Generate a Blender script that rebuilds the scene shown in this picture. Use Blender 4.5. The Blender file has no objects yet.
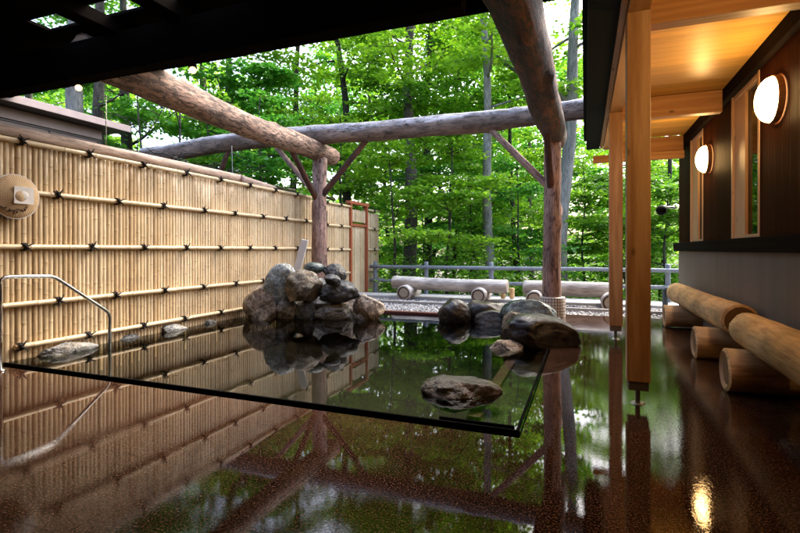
import bpy, bmesh, math, random
import numpy as np
from mathutils import Vector, Matrix, Quaternion, noise

S = bpy.context.scene
COL = S.collection
R = math.radians
F, H = 480.0, 1.05                       # focal length in photo pixels, eye height above the water
YAW = math.atan(185 / 480)
CY, SY = math.cos(YAW), math.sin(YAW)

def at(px, t):                           # ground position seen in column px at depth t
    r = (px - 400) / F
    return (CY * r - SY) * t, (SY * r + CY) * t

# ------------------------------------------------------------------ helpers
def link(o, parent=None):
    COL.objects.link(o)
    if parent is not None:
        o.parent = parent
    return o

def tag(o, label=None, cat=None, group=None, kind=None):
    if label: o['label'] = label
    if cat: o['category'] = cat
    if group: o['group'] = group
    if kind: o['kind'] = kind
    return o

def thing(name, loc, label, cat, group=None):
    o = bpy.data.objects.new(name, None)
    o.empty_display_size = .1
    o.location = loc
    link(o)
    return tag(o, label, cat, group)

def obj(name, me, parent=None, mats=(), loc=(0, 0, 0), rot=None, smooth=False):
    """links me as ONE mesh object; loc is in world space (things are never rotated)"""
    if mats and not me.materials:
        for m in mats: me.materials.append(m)
    if smooth and len(me.polygons):
        me.polygons.foreach_set('use_smooth', [True] * len(me.polygons))
    o = bpy.data.objects.new(name, me)
    link(o, parent)
    l = Vector(loc)
    p = parent
    while p is not None:
        l = l - Vector(p.location); p = p.parent
    o.location = l
    if rot is not None:
        if isinstance(rot, Quaternion):
            o.rotation_mode = 'QUATERNION'; o.rotation_quaternion = rot
        else:
            o.rotation_euler = rot
    return o

def mesh_from(bm, name='m'):
    me = bpy.data.meshes.new(name); bm.to_mesh(me); bm.free(); return me

def bbox(bm, x0, x1, y0, y1, z0, z1, mi=0, bev=0):
    r = bmesh.ops.create_cube(bm, size=1)
    vs = r['verts']
    for v in vs:
        v.co = Vector((x0 + (v.co.x + .5) * (x1 - x0), y0 + (v.co.y + .5) * (y1 - y0), z0 + (v.co.z + .5) * (z1 - z0)))
    fs = set(f for v in vs for f in v.link_faces)
    for f in fs: f.material_index = mi
    if bev:
        es = list(set(e for v in vs for e in v.link_edges))
        r = bmesh.ops.bevel(bm, geom=es, offset=bev, segments=2, affect='EDGES', profile=.6)
    return vs

def box(name, parent, mat, x0, x1, y0, y1, z0, z1, bev=.004):
    """box object with its origin at its own centre (so wood grain can follow it)"""
    cx, cy, cz = (x0 + x1) / 2, (y0 + y1) / 2, (z0 + z1) / 2
    bm = bmesh.new()
    bbox(bm, x0 - cx, x1 - cx, y0 - cy, y1 - cy, z0 - cz, z1 - cz, 0, bev)
    return obj(name, mesh_from(bm), parent, [mat], (cx, cy, cz))

def track(p0, p1):
    return (Vector(p1) - Vector(p0)).to_track_quat('Z', 'Y')

def log_mesh(L, r0, r1, seed=0, segs=20, wob=.03, bump=.02, rim=0, knots=0):
    """round log along +Z; wob bends its axis, bump swells its skin; material 1 is the sawn end"""
    bm = bmesh.new()
    n = max(4, int(L / .11))
    rnd = random.Random(seed)
    kn = [(rnd.uniform(.1, .9) * L, rnd.uniform(0, 6.28), rnd.uniform(.5, 1)) for _ in range(knots)]
    rings = []
    for i in range(n + 1):
        f = i / n; z = f * L
        r = r0 + (r1 - r0) * f
        cx = wob * noise.noise(Vector((z * .35, seed * 3.1, 0))) ; cy = wob * noise.noise(Vector((z * .35, seed * 3.1, 9)))
        ring = []
        for k in range(segs):
            a = 2 * math.pi * k / segs
            d = noise.noise(Vector((math.cos(a) * 1.3, math.sin(a) * 1.3, z * .9 + seed * 7)))
            d += .5 * noise.noise(Vector((math.cos(a) * 4, math.sin(a) * 4, z * 3 + seed * 5)))
            rr = r * (1 + bump / .1 * .5 * d)
            for kz, ka, ks in kn:
                dz = z - kz; da = (a - ka + math.pi) % (2 * math.pi) - math.pi
                rr += r * .22 * ks * math.exp(-(dz * dz) / (.006) - da * da / .08)
            ring.append(bm.verts.new((cx + rr * math.cos(a), cy + rr * math.sin(a), z)))
        rings.append(ring)
    for a, b in zip(rings, rings[1:]):
        for k in range(segs):
            f = bm.faces.new((a[k], a[(k + 1) % segs], b[(k + 1) % segs], b[k])); f.smooth = True
    for ring, z, flip in ((rings[0], 0, True), (rings[-1], L, False)):
        # small chamfer, then the flat sawn end
        c = sum((v.co for v in ring), Vector()) / segs
        inner = []
        off = .012 if not flip else -.012
        for v in ring:
            d = v.co - c
            inner.append(bm.verts.new(c + d * (1 - .02 / max(r0, .02)) * .985 + Vector((0, 0, off))))
        for k in range(segs):
            q = (ring[k], inner[k], inner[(k + 1) % segs], ring[(k + 1) % segs]) if flip else (ring[k], ring[(k + 1) % segs], inner[(k + 1) % segs], inner[k])
            fa = bm.faces.new(q); fa.smooth = False
        if rim:                           # bark left standing round a slightly hollow end
            c2 = []
            for v in inner:
                d = v.co - c; c2.append(bm.verts.new(c + d * (1 - rim) + Vector((0, 0, off * .3 - (off * 1.6)))))
            for k in range(segs):
                q = (inner[k], c2[k], c2[(k + 1) % segs], inner[(k + 1) % segs]) if flip else (inner[k], inner[(k + 1) % segs], c2[(k + 1) % segs], c2[k])
                fa = bm.faces.new(q); fa.material_index = 2 if rim else 0
            inner = c2
        fa = bm.faces.new(list(reversed(inner)) if flip else inner)
        fa.material_index = 1
    bmesh.ops.recalc_face_normals(bm, faces=bm.faces)
    return mesh_from(bm, 'log')

def log(name, parent, mats, p0, p1, r0, r1, seed=0, **k):
    L = (Vector(p1) - Vector(p0)).length
    return obj(name, log_mesh(L, r0, r1, seed, **k), parent, mats, p0, track(p0, p1))

def tube_mesh(pts, rad, segs=10, cap=True):
    """smooth pipe through pts"""
    bm = bmesh.new(); rings = []
    pts = [Vector(p) for p in pts]
    up = Vector((.13, .31, .94)).normalized()
    for i, p in enumerate(pts):
        if i == 0: d = pts[1] - p
        elif i == len(pts) - 1: d = p - pts[-2]
        else: d = (pts[i + 1] - p).normalized() + (p - pts[i - 1]).normalized()
        d.normalize()
        a = d.cross(up); a.normalize(); b = a.cross(d)
        rr = rad[i] if isinstance(rad, (list, tuple)) else rad
        rings.append([bm.verts.new(p + a * rr * math.cos(2 * math.pi * k / segs) + b * rr * math.sin(2 * math.pi * k / segs)) for k in range(segs)])
    for r0, r1 in zip(rings, rings[1:]):
        for k in range(segs):
            f = bm.faces.new((r0[k], r0[(k + 1) % segs], r1[(k + 1) % segs], r1[k])); f.smooth = True
    if cap:
        bm.faces.new(list(reversed(rings[0]))); bm.faces.new(rings[-1])
    bmesh.ops.recalc_face_normals(bm, faces=bm.faces)
    return mesh_from(bm, 'tube')

def rounded(pts, rad, n=5):
    """round the corners of a polyline"""
    pts = [Vector(p) for p in pts]; out = [pts[0]]
    for a, b, c in zip(pts, pts[1:], pts[2:]):
        p = b + (a - b).normalized() * rad; q = b + (c - b).normalized() * rad
        for i in range(n + 1):
            t = i / n; out.append((1 - t) ** 2 * p + 2 * t * (1 - t) * b + t * t * q)
    out.append(pts[-1]); return out

# ------------------------------------------------------------------ materials
class N:
    def __init__(s, name):
        s.m = bpy.data.materials.new(name); s.m.use_nodes = True
        s.t = s.m.node_tree; s.t.nodes.clear()
        s.out = s.t.nodes.new('ShaderNodeOutputMaterial')
    def n(s, typ, **kw):
        nd = s.t.nodes.new('ShaderNode' + typ)
        for k, v in kw.items():
            if k[0] == '_': setattr(nd, k[1:], v)
            else: nd.inputs[k.replace('__', ' ')].default_value = v
        return nd
    def l(s, a, b): s.t.links.new(a, b)
    def coords(s, scale=(1, 1, 1), src='Object'):
        tc = s.n('TexCoord'); mp = s.n('Mapping'); mp.inputs['Scale'].default_value = scale
        s.l(tc.outputs[src], mp.inputs['Vector']); return mp.outputs['Vector']
    def noise(s, vec, scale, detail=4, rough=.55, dist=0):
        nd = s.n('TexNoise'); nd.inputs['Scale'].default_value = scale; nd.inputs['Detail'].default_value = detail
        nd.inputs['Roughness'].default_value = rough; nd.inputs['Distortion'].default_value = dist
        s.l(vec, nd.inputs['Vector']); return nd.outputs['Fac']
    def ramp(s, fac, stops, interp='LINEAR'):
        nd = s.n('ValToRGB'); cr = nd.color_ramp; cr.interpolation = interp
        while len(cr.elements) < len(stops): cr.elements.new(.5)
        for e, (p, c) in zip(cr.elements, stops):
            e.position = p; e.color = (c, c, c, 1) if isinstance(c, (int, float)) else (*c, 1)
        s.l(fac, nd.inputs['Fac']); return nd.outputs['Color']
    def mix(s, fac, a, b, mode='MIX'):
        nd = s.n('Mix'); nd.data_type = 'RGBA'; nd.blend_type = mode
        for v, i in ((fac, 0), (a, 6), (b, 7)):
            if isinstance(v, (int, float)): nd.inputs[i].default_value = v if i == 0 else (v, v, v, 1)
            elif isinstance(v, tuple): nd.inputs[i].default_value = (*v, 1)
            else: s.l(v, nd.inputs[i])
        return nd.outputs[2]
    def math(s, op, a, b=0, c=0):
        nd = s.n('Math'); nd.operation = op
        for i, v in enumerate((a, b, c)):
            if isinstance(v, (int, float)): nd.inputs[i].default_value = v
            else: s.l(v, nd.inputs[i])
        return nd.outputs[0]
    def bump(s, h, strength=.5, dist=.01, normal=None):
        nd = s.n('Bump'); nd.inputs['Strength'].default_value = strength; nd.inputs['Distance'].default_value = dist
        s.l(h, nd.inputs['Height'])
        if normal is not None: s.l(normal, nd.inputs['Normal'])
        return nd.outputs['Normal']
    def pbsdf(s, color, rough=.6, normal=None, spec=.5, metal=0, coat=0):
        p = s.n('BsdfPrincipled')
        for v, i in ((color, 'Base Color'), (rough, 'Roughness'), (spec, 'Specular IOR Level'), (metal, 'Metallic'), (coat, 'Coat Weight')):
            if isinstance(v, (int, float)): p.inputs[i].default_value = v
            elif isinstance(v, tuple): p.inputs[i].default_value = (*v, 1)
            else: s.l(v, p.inputs[i])
        if normal is not None: s.l(normal, p.inputs['Normal'])
        s.l(p.outputs[0], s.out.inputs[0]); return p

def plain(name, col, rough=.6, metal=0, var=.25, scale=6):
    n = N(name); v = n.coords()
    f = n.noise(v, scale, 5)
    c = n.mix(f, tuple(x * (1 - var) for x in col), tuple(x * (1 + var) for x in col))
    n.pbsdf(c, rough, n.bump(n.noise(v, scale * 14, 3), .15, .003), metal=metal); return n.m

def bark_log(name, dark, mid, light, fleck=.5, grey=None):
    """peeled log: warm wood with torn strips of dark bark left along it"""
    n = N(name); v = n.coords((1, 1, .28)); v2 = n.coords((1, 1, .12))
    base = n.ramp(n.noise(v, 7, 6, .6), [(.3, mid), (.7, light)])
    if grey:
        tc = n.n('TexCoord'); geo = n.n('NewGeometry')
        sx = n.n('SeparateXYZ'); n.l(geo.outputs['Normal'], sx.inputs[0])
        up = n.math('ADD', sx.outputs[2], n.math('MULTIPLY', n.noise(v, 5), .7))
        base = n.mix(n.ramp(up, [(.45, 0.0), (.95, 1.0)]), base, grey)     # upward faces painted paler; on the cross log this is sky light
    fl = n.ramp(n.noise(n.coords((1, 1, .3)), 17, 6, .75, 1.1), [(fleck - .06, 1.0), (fleck + .03, 0.0)])
    st = n.ramp(n.noise(v2, 40, 3, .6), [(.4, 1.0), (.5, 0.0)])
    c = n.mix(n.math('MULTIPLY', fl, .9), base, dark)
    c = n.mix(1.0, c, n.ramp(n.noise(n.coords((1, 1, .5)), 3, 3), [(.35, .62), (.65, 1.2)]), 'MULTIPLY')
    c = n.mix(n.math('MULTIPLY', st, .45), c, dark)
    h = n.math('SUBTRACT', n.noise(v2, 30, 5, .65), n.math('MULTIPLY', fl, -.5))
    n.pbsdf(c, .72, n.bump(h, .7, .012)); return n.m

def wood(name, a, b, axis='Z', rough=.45, spec=.4, knots=True, scale=1.0):
    """planed timber, grain along axis"""
    sc = {'X': (.08, 1, 1), 'Y': (1, .08, 1), 'Z': (1, 1, .08)}[axis]
    n = N(name); oi = n.n('ObjectInfo')
    mp = n.n('Mapping'); tc = n.n('TexCoord'); mp.inputs['Scale'].default_value = sc
    add = n.n('VectorMath'); add.operation = 'ADD'
    n.l(tc.outputs['Object'], add.inputs[0]); n.l(oi.outputs['Location'], add.inputs[1]); n.l(add.outputs[0], mp.inputs['Vector'])
    v = mp.outputs['Vector']
    w = n.n('TexWave'); w.wave_type = 'RINGS'; w.rings_direction = axis; w.inputs['Scale'].default_value = 9 * scale
    w.inputs['Distortion'].default_value = 7; w.inputs['Detail'].default_value = 3; w.inputs['Detail Scale'].default_value = 1.2
    n.l(v, w.inputs['Vector'])
    c = n.mix(w.outputs['Fac'], a, b)
    fine = n.noise(v, 90 * scale, 3)
    c = n.mix(.35, c, n.mix(fine, tuple(x * .6 for x in a), tuple(min(1, x * 1.15) for x in b)))
    if knots:
        vo = n.n('TexVoronoi'); vo.inputs['Scale'].default_value = 5.5; mk = n.n('Mapping')
        mk.inputs['Scale'].default_value = {'X': (.5, 1, 1), 'Y': (1, .5, 1), 'Z': (1, 1, .5)}[axis]
        n.l(add.outputs[0], mk.inputs['Vector']); n.l(mk.outputs[0], vo.inputs['Vector'])
        kn = n.ramp(vo.outputs['Distance'], [(.05, 1.0), (.12, 0.0)])
        c = n.mix(n.math('MULTIPLY', kn, .8), c, tuple(x * .18 for x in a))
    n.pbsdf(c, rough, n.bump(fine, .12, .002), spec=spec); return n.m

def rock_mat(name, a, b, c3, wet=.35, moss=None, bs=.6):
    n = N(name); v = n.coords(); oi = n.n('ObjectInfo')
    ad = n.n('VectorMath'); ad.operation = 'ADD'; n.l(v, ad.inputs[0])
    cm = n.n('CombineXYZ'); n.l(n.math('MULTIPLY', oi.outputs['Random'], 40), cm.inputs[0]); n.l(cm.outputs[0], ad.inputs[1]); v = ad.outputs[0]
    base = n.ramp(n.noise(v, 9, 9, .72, .9), [(.32, a), (.48, b), (.62, c3)])
    base = n.mix(1.0, base, n.ramp(n.noise(v, 2.6, 3, .5, 1.0), [(.35, (.62, .6, .6)), (.5, (1, 1, 1)), (.66, (1.35, 1.1, .82))]), 'MULTIPLY')
    crk = n.ramp(n.noise(v, 4.2, 5, .6, 1.4), [(.475, 0.0), (.5, 1.0), (.525, 0.0)])
    base = n.mix(n.math('MULTIPLY', crk, .75), base, tuple(x * .35 for x in a))
    vein = n.ramp(n.noise(v, 6, 3, .5, 2.5), [(.47, 0.0), (.5, 1.0), (.53, 0.0)])
    base = n.mix(n.math('MULTIPLY', vein, .4), base, tuple(min(1, x * 1.9 + .05) for x in c3))
    sp = n.ramp(n.noise(v, 70, 4, .7), [(.35, .6), (.65, 1.25)])
    base = n.mix(1.0, base, sp, 'MULTIPLY')
    if moss:
        geo = n.n('NewGeometry'); s = n.n('SeparateXYZ'); n.l(geo.outputs['Normal'], s.inputs[0])
        mk = n.ramp(n.math('MULTIPLY', s.outputs[2], n.noise(v, 8, 5)), [(.38, 0.0), (.55, 1.0)])
        base = n.mix(mk, base, moss)
    h = n.math('SUBTRACT', n.math('ADD', n.noise(v, 17, 9, .72), n.math('MULTIPLY', n.noise(v, 90, 3), .2)), n.math('MULTIPLY', crk, .3))
    n.pbsdf(base, n.ramp(n.noise(v, 4, 3), [(.35, wet * .55), (.65, wet * 1.6)]), n.bump(h, bs, .03), spec=.5); return n.m

M = {}
M['log_pink'] = bark_log('peeled_log_pinkish', (.035, .018, .012), (.26, .135, .085), (.46, .3, .215), .5)
M['log_grey'] = bark_log('peeled_log_sky_lit', (.03, .02, .016), (.15, .09, .065), (.27, .18, .14), .45, (.36, .35, .38))  # last colour paints sky light onto the top of the log
M['log_red'] = bark_log('peeled_log_red_brown', (.01, .005, .004), (.08, .022, .009), (.18, .055, .02), .5)
M['log_post'] = bark_log('peeled_post', (.05, .02, .014), (.3, .155, .11), (.46, .31, .25), .46)
M['log_strip'] = bark_log('peeled_strip', (.08, .04, .03), (.42, .29, .22), (.58, .46, .38), .36)
M['cut_pink'] = plain('sawn_end', (.34, .2, .12), .7, var=.3, scale=12)
M['bench_bark'] = bark_log('bench_log_grey', (.12, .08, .055), (.42, .35, .29), (.6, .53, .46), .36, (.7, .67, .63))
M['bench_end'] = plain('bench_sawn_end', (.36, .29, .22), .8, var=.35, scale=14)
M['bench_rim'] = plain('bench_bark_rim', (.07, .04, .025), .8)
M['seat_wood'] = bark_log('honey_log', (.32, .17, .07), (.7, .43, .18), (.82, .56, .28), .26)
M['seat_end'] = plain('honey_sawn_end', (.22, .12, .055), .7, var=.5, scale=10)
M['seat_rim'] = plain('honey_end_rim', (.5, .3, .15), .6)
M['pine_z'] = wood('pine_post', (.4, .2, .09), (.68, .45, .27), 'Z')
M['pine_y'] = wood('pine_beam_long', (.5, .27, .11), (.64, .39, .18), 'Y')
M['pine_x'] = wood('pine_beam_cross', (.46, .22, .09), (.6, .34, .15), 'X')
M['red_wood'] = wood('red_brown_timber', (.34, .085, .035), (.46, .14, .06), 'Z', .6, .3, False)
M['jamb'] = wood('pale_window_timber', (.52, .33, .2), (.66, .45, .3), 'Z')
M['jamb_gloss'] = wood('varnished_window_timber', (.5, .3, .17), (.7, .48, .31), 'Z', .4, .4)
M['steel'] = plain('brushed_steel', (.6, .6, .6), .22, 1, .08)
M['post_steel'] = plain('galvanised_steel', (.3, .29, .27), .45, .8)
n = N('black_metal'); n.pbsdf((.003, .004, .004), .7, spec=.1); M['black'] = n.m
M['rope'] = plain('black_hemp_rope', (.012, .01, .009), .85)
M['concrete'] = plain('pale_concrete', (.46, .46, .46), .85, var=.2)
M['rail_grey'] = plain('blue_grey_painted_rail', (.2, .23, .27), .5, var=.35, scale=9)
n = N('dark_drain_slot'); n.pbsdf((.003, .003, .003), .9, spec=.05); M['slot'] = n.m
M['forest_floor'] = plain('forest_floor', (.045, .04, .02), .95, var=.6, scale=1.5)
M['paper'] = plain('white_paper', (.7, .66, .62), .8)

def ceiling_mat():
    n = N('varnished_ceiling_boards'); v = n.coords((.25, 1, 1))
    v1 = n.coords()
    sx = n.n('SeparateXYZ'); n.l(v1, sx.inputs[0])
    fr = n.math('FRACT', n.math('MULTIPLY', sx.outputs[1], 8.5))
    board = n.math('FLOOR', n.math('MULTIPLY', sx.outputs[1], 8.5))
    wn = n.n('TexWhiteNoise'); wn.noise_dimensions = '1D'; n.l(board, wn.inputs['W'])
    c = n.mix(n.noise(n.coords((.12, 1, 1)), 30, 5, .6), (.56, .3, .06), (.85, .52, .12))
    c = n.mix(1.0, c, n.ramp(wn.outputs['Value'], [(0, .82), (1, 1.1)]), 'MULTIPLY')
    gap = n.ramp(fr, [(.0, 0.35), (.035, 1.0), (.97, 1.0), (1, .35)])
    c = n.mix(1.0, c, gap, 'MULTIPLY')
    n.pbsdf(c, .34, n.bump(gap, .3, .003), spec=.28); return n.m
M['ceiling'] = ceiling_mat()

def bamboo_mat(name, a, b, c3):
    n = N(name); g = n.n('NewGeometry'); v = n.coords((1, 1, .15))
    c = n.ramp(g.outputs['Random Per Island'], [(0, a), (.5, b), (1, c3)])
    st = n.noise(v, 60, 4)
    c = n.mix(1.0, c, n.ramp(st, [(.3, .8), (.7, 1.12)]), 'MULTIPLY')
    bl = n.noise(n.coords((1, 1, 1)), 2.2, 5)
    c = n.mix(1.0, c, n.ramp(bl, [(.3, .78), (.65, 1.08)]), 'MULTIPLY')
    # drip stains near the foot of the canes
    n.pbsdf(c, .38, n.bump(st, .1, .002), spec=.45); return n.m
M['bamboo'] = bamboo_mat('bamboo_cane', (.53, .37, .2), (.63, .47, .275), (.71, .56, .36))
M['bamboo_rail'] = bamboo_mat('bamboo_rail', (.62, .46, .26), (.68, .52, .31), (.74, .58, .36))
M['bamboo_node'] = plain('bamboo_node', (.36, .24, .12), .6)

def dark_boards():
    n = N('dark_stained_boards'); v = n.coords()
    sx = n.n('SeparateXYZ'); n.l(v, sx.inputs[0])
    q = n.math('MULTIPLY', sx.outputs[1], 6.5)
    fr = n.math('FRACT', q)
    wn = n.n('TexWhiteNoise'); wn.noise_dimensions = '1D'; n.l(n.math('FLOOR', q), wn.inputs['W'])
    gr = n.noise(n.coords((1, 1, .06)), 55, 5, .65)
    c = n.mix(gr, (.014, .004, .002), (.055, .016, .007))
    c = n.mix(1.0, c, n.ramp(wn.outputs['Value'], [(0, .65), (1, 1.2)]), 'MULTIPLY')
    gap = n.ramp(fr, [(.0, 0.0), (.05, 1.0), (.95, 1.0), (1, 0.0)])
    n.pbsdf(c, .6, n.bump(n.math('ADD', gap, n.math('MULTIPLY', gr, .25)), .6, .006), spec=.02); return n.m
M['dark_boards'] = dark_boards()
M['dark_trim'] = wood('dark_stained_trim', (.007, .0045, .0035), (.014, .009, .007), 'Y', .8, .03, False)
M['roof_black'] = wood('black_stained_timber', (.003, .002, .0016), (.006, .004, .003), 'X', .95, .02, False)

def plaster():
    n = N('stained_mortar_wall'); v = n.coords((1, 1, .35))
    c = n.mix(n.noise(v, 2.4, 6, .6, .4), (.17, .14, .112), (.24, .2, .165))
    dr = n.ramp(n.noise(n.coords((1, 1, .05)), 7, 4), [(.35, .92), (.6, 1.02)])
    c = n.mix(1.0, c, dr, 'MULTIPLY')
    n.pbsdf(c, .75, n.bump(n.noise(n.coords(), 60, 5), .25, .004), spec=.3); return n.m
M['plaster'] = plaster()

def granite(name='wet_red_granite', inside=False):
    n = N(name); v = n.coords()
    v3 = n.n('TexVoronoi'); v3.inputs['Scale'].default_value = 260; n.l(v, v3.inputs['Vector'])
    sp = n.noise(v, 110, 2, .85)
    c = n.ramp(sp, [(.38, (.002, .001, .0008)), (.48, (.02, .0078, .0042)), (.56, (.064, .027, .015)), (.69, (.22, .125, .085))])
    if inside: c = n.mix(1.0, c, n.ramp(n.noise(v, .8, 3), [(.3, (.12, .17, .15)), (.7, (.22, .27, .22))]), 'MULTIPLY')
    tint = n.ramp(n.noise(v, .9, 4), [(.3, .7), (.7, 1.25)])
    c = n.mix(1.0, c, tint, 'MULTIPLY')
    sx = n.n('SeparateXYZ'); n.l(v, sx.inputs[0])
    br = n.n('TexBrick'); br.offset = .0; br.inputs['Scale'].default_value = 1; br.inputs['Brick Width'].default_value = .6; br.inputs['Row Height'].default_value = .6
    br.inputs['Mortar Size'].default_value = .004; br.inputs['Mortar Smooth'].default_value = .1
    br.inputs['Color1'].default_value = (1, 1, 1, 1); br.inputs['Color2'].default_value = (.94, .94, .94, 1); br.inputs['Mortar'].default_value = (.6, .6, .6, 1)
    n.l(n.coords(), br.inputs['Vector'])
    c = n.mix(1.0, c, br.outputs['Color'], 'MULTIPLY')
    if inside:
        n.pbsdf(c, .5, n.bump(sp, .1, .002)); return n.m
    # a film of overflowing water lies smooth next to the pool rim (edge at y=2.74, x=-.33), the flamed stone shows further off
    dy = n.math('MULTIPLY', n.math('SUBTRACT', 2.74, sx.outputs[1]), .6); dx = n.math('MULTIPLY', n.math('ADD', sx.outputs[0], .34), 1.6)
    d = n.math('MAXIMUM', dy, dx)
    film = n.math('ADD', n.math('MULTIPLY', d, .62), n.math('MULTIPLY', n.math('SUBTRACT', n.noise(v, 1.7, 4), .5), 1.3))
    rz = n.ramp(film, [(.2, 0.0), (1.1, 1.0)])
    grain = n.math('ADD', n.noise(v, 62, 3, .75), n.math('MULTIPLY', n.noise(v, 24, 3, .6), .8))
    bs = n.n('Bump'); bs.inputs['Distance'].default_value = .0016
    n.l(n.math('ADD', .01, n.math('MULTIPLY', rz, .18)), bs.inputs['Strength']); n.l(grain, bs.inputs['Height'])
    pit = n.ramp(n.noise(v, 62, 3, .85), [(.4, .12), (.54, 1.0)])          # pits of the flamed stone break the film
    pit = n.mix(rz, n.mix(.75, 1.0, pit), pit)
    pit = n.mix(1.0, pit, br.outputs['Color'], 'MULTIPLY')
    sp_ = n.n('SeparateColor'); n.l(pit, sp_.inputs[0])
    p = n.pbsdf(c, n.ramp(rz, [(0, .01), (1, .03)]), bs.outputs['Normal'], spec=n.math('MULTIPLY', sp_.outputs[0], .4))
    return n.m
M['granite'] = granite()
M['granite_in'] = granite('submerged_granite', True)
M['granite_pink'] = plain('pink_granite_nosing', (.11, .05, .045), .5, var=.3, scale=60)

def water():
    n = N('pool_water'); v = n.coords()
    h = n.math('ADD', n.noise(v, 3.2, 3, .5), n.math('MULTIPLY', n.noise(v, 13, 2, .5), .25))
    nm = n.bump(h, .045, .012)
    fr = n.n('Fresnel'); fr.inputs['IOR'].default_value = 1.4; n.l(nm, fr.inputs['Normal'])
    g = n.n('BsdfGlossy'); g.inputs['Roughness'].default_value = .0; n.l(nm, g.inputs['Normal'])
    t = n.n('BsdfTransparent'); t.inputs['Color'].default_value = (.7, .7, .54, 1)
    m = n.n('MixShader'); n.l(fr.outputs[0], m.inputs[0]); n.l(t.outputs[0], m.inputs[1]); n.l(g.outputs[0], m.inputs[2])
    n.l(m.outputs[0], n.out.inputs[0]); return n.m
M['water'] = water()

def glass():
    n = N('window_glass'); v = n.coords()
    nm = n.bump(n.noise(v, 2.5, 2), .04, .01)
    fr = n.n('Fresnel'); fr.inputs['IOR'].default_value = 1.6; n.l(nm, fr.inputs['Normal'])
    g = n.n('BsdfGlossy'); g.inputs['Roughness'].default_value = .0; n.l(nm, g.inputs['Normal'])
    t = n.n('BsdfTransparent'); t.inputs['Color'].default_value = (.9, .93, .9, 1)
    m = n.n('MixShader'); n.l(fr.outputs[0], m.inputs[0]); n.l(t.outputs[0], m.inputs[1]); n.l(g.outputs[0], m.inputs[2])
    n.l(m.outputs[0], n.out.inputs[0]); return n.m
M['glass'] = glass()

def leaf(name, cols, trans=.5):
    n = N(name); g = n.n('NewGeometry'); oi = n.n('ObjectInfo'); v = n.coords()
    f = n.math('ADD', n.math('MULTIPLY', g.outputs['Random Per Island'], .55), n.math('MULTIPLY', n.noise(v, .7, 3), .75))
    f = n.math('ADD', f, n.math('MULTIPLY', oi.outputs['Random'], .22))
    k = len(cols) - 1
    c = n.ramp(f, [(.25 + .75 * i / k, x) for i, x in enumerate(cols)])
    d = n.n('BsdfDiffuse'); n.l(c, d.inputs[0])
    tr = n.n('BsdfTranslucent'); n.l(n.mix(1.0, c, (1.2, 1.4, .7), 'MULTIPLY'), tr.inputs[0])
    m = n.n('MixShader', Fac=trans); n.l(d.outputs[0], m.inputs[1]); n.l(tr.outputs[0], m.inputs[2])
    gl = n.n('BsdfGlossy'); gl.inputs['Roughness'].default_value = .35
    m2 = n.n('MixShader', Fac=.05); n.l(m.outputs[0], m2.inputs[1]); n.l(gl.outputs[0], m2.inputs[2])
    n.l(m2.outputs[0], n.out.inputs[0]); return n.m
M['leaf_maple'] = leaf('maple_leaf', [(.08, .2, .022), (.15, .32, .03), (.25, .44, .04), (.36, .54, .05)])
M['leaf_oak'] = leaf('oak_leaf', [(.05, .15, .02), (.1, .24, .028), (.17, .35, .036), (.26, .44, .045)])
M['leaf_cool'] = leaf('cool_green_leaf', [(.035, .15, .03), (.07, .25, .042), (.12, .35, .055), (.19, .42, .06)])
M['bark_brown'] = bark_log('tree_bark_brown', (.03, .022, .016), (.09, .07, .05), (.16, .13, .1), .5)
M['bark_grey'] = bark_log('tree_bark_grey', (.06, .055, .045), (.2, .185, .16), (.34, .33, .3), .42)
M['bark_dark'] = bark_log('tree_bark_dark', (.012, .01, .008), (.04, .03, .023), (.075, .06, .045), .5)

def emis(name, col, s):
    n = N(name); e = n.n('Emission'); e.inputs[0].default_value = (*col, 1); e.inputs[1].default_value = s
    n.l(e.outputs[0], n.out.inputs[0]); return n.m
M['lamp_glow'] = emis('lit_lamp_shade', (1, .58, .21), 9)
M['bulb_glow'] = emis('lit_spot_bulb', (1, .45, .12), 2)

def gravel_mat():
    n = N('pale_gravel'); v = n.coords()
    vo = n.n('TexVoronoi'); vo.inputs['Scale'].default_value = 38; n.l(v, vo.inputs['Vector'])
    sx = n.n('SeparateColor'); n.l(vo.outputs['Color'], sx.inputs[0])
    c = n.ramp(sx.outputs[0], [(0, (.16, .155, .15)), (.4, (.34, .34, .35)), (1, (.58, .58, .6))])
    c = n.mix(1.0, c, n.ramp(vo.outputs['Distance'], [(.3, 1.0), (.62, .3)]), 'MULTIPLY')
    inv = n.math('SUBTRACT', 1, vo.outputs['Distance'])
    n.pbsdf(c, .8, n.bump(inv, .9, .015)); return n.m
M['gravel'] = gravel_mat()

def cuff_mat():
    n = N('mosaic_tile_cuff'); v = n.coords(); s = n.n('SeparateXYZ'); n.l(v, s.inputs[0])
    an = n.math('ARCTAN2', s.outputs[1], s.outputs[0])
    fa = n.math('FRACT', n.math('ADD', n.math('MULTIPLY', an, 28 / (2 * math.pi)), 50))
    fz = n.math('FRACT', n.math('ADD', n.math('MULTIPLY', s.outputs[2], 21), 50.08))
    ga = n.ramp(fa, [(0, 0.0), (.1, 0.0), (.14, 1.0), (.86, 1.0), (.9, 0.0)]); gz = n.ramp(fz, [(0, 0.0), (.1, 0.0), (.14, 1.0), (.86, 1.0), (.9, 0.0)])
    g = n.math('MULTIPLY', ga, gz)
    n.pbsdf(n.mix(g, (.13, .07, .04), (.6, .56, .5)), .3, n.bump(g, .6, .004)); return n.m
M['cuff'] = cuff_mat()

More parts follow.
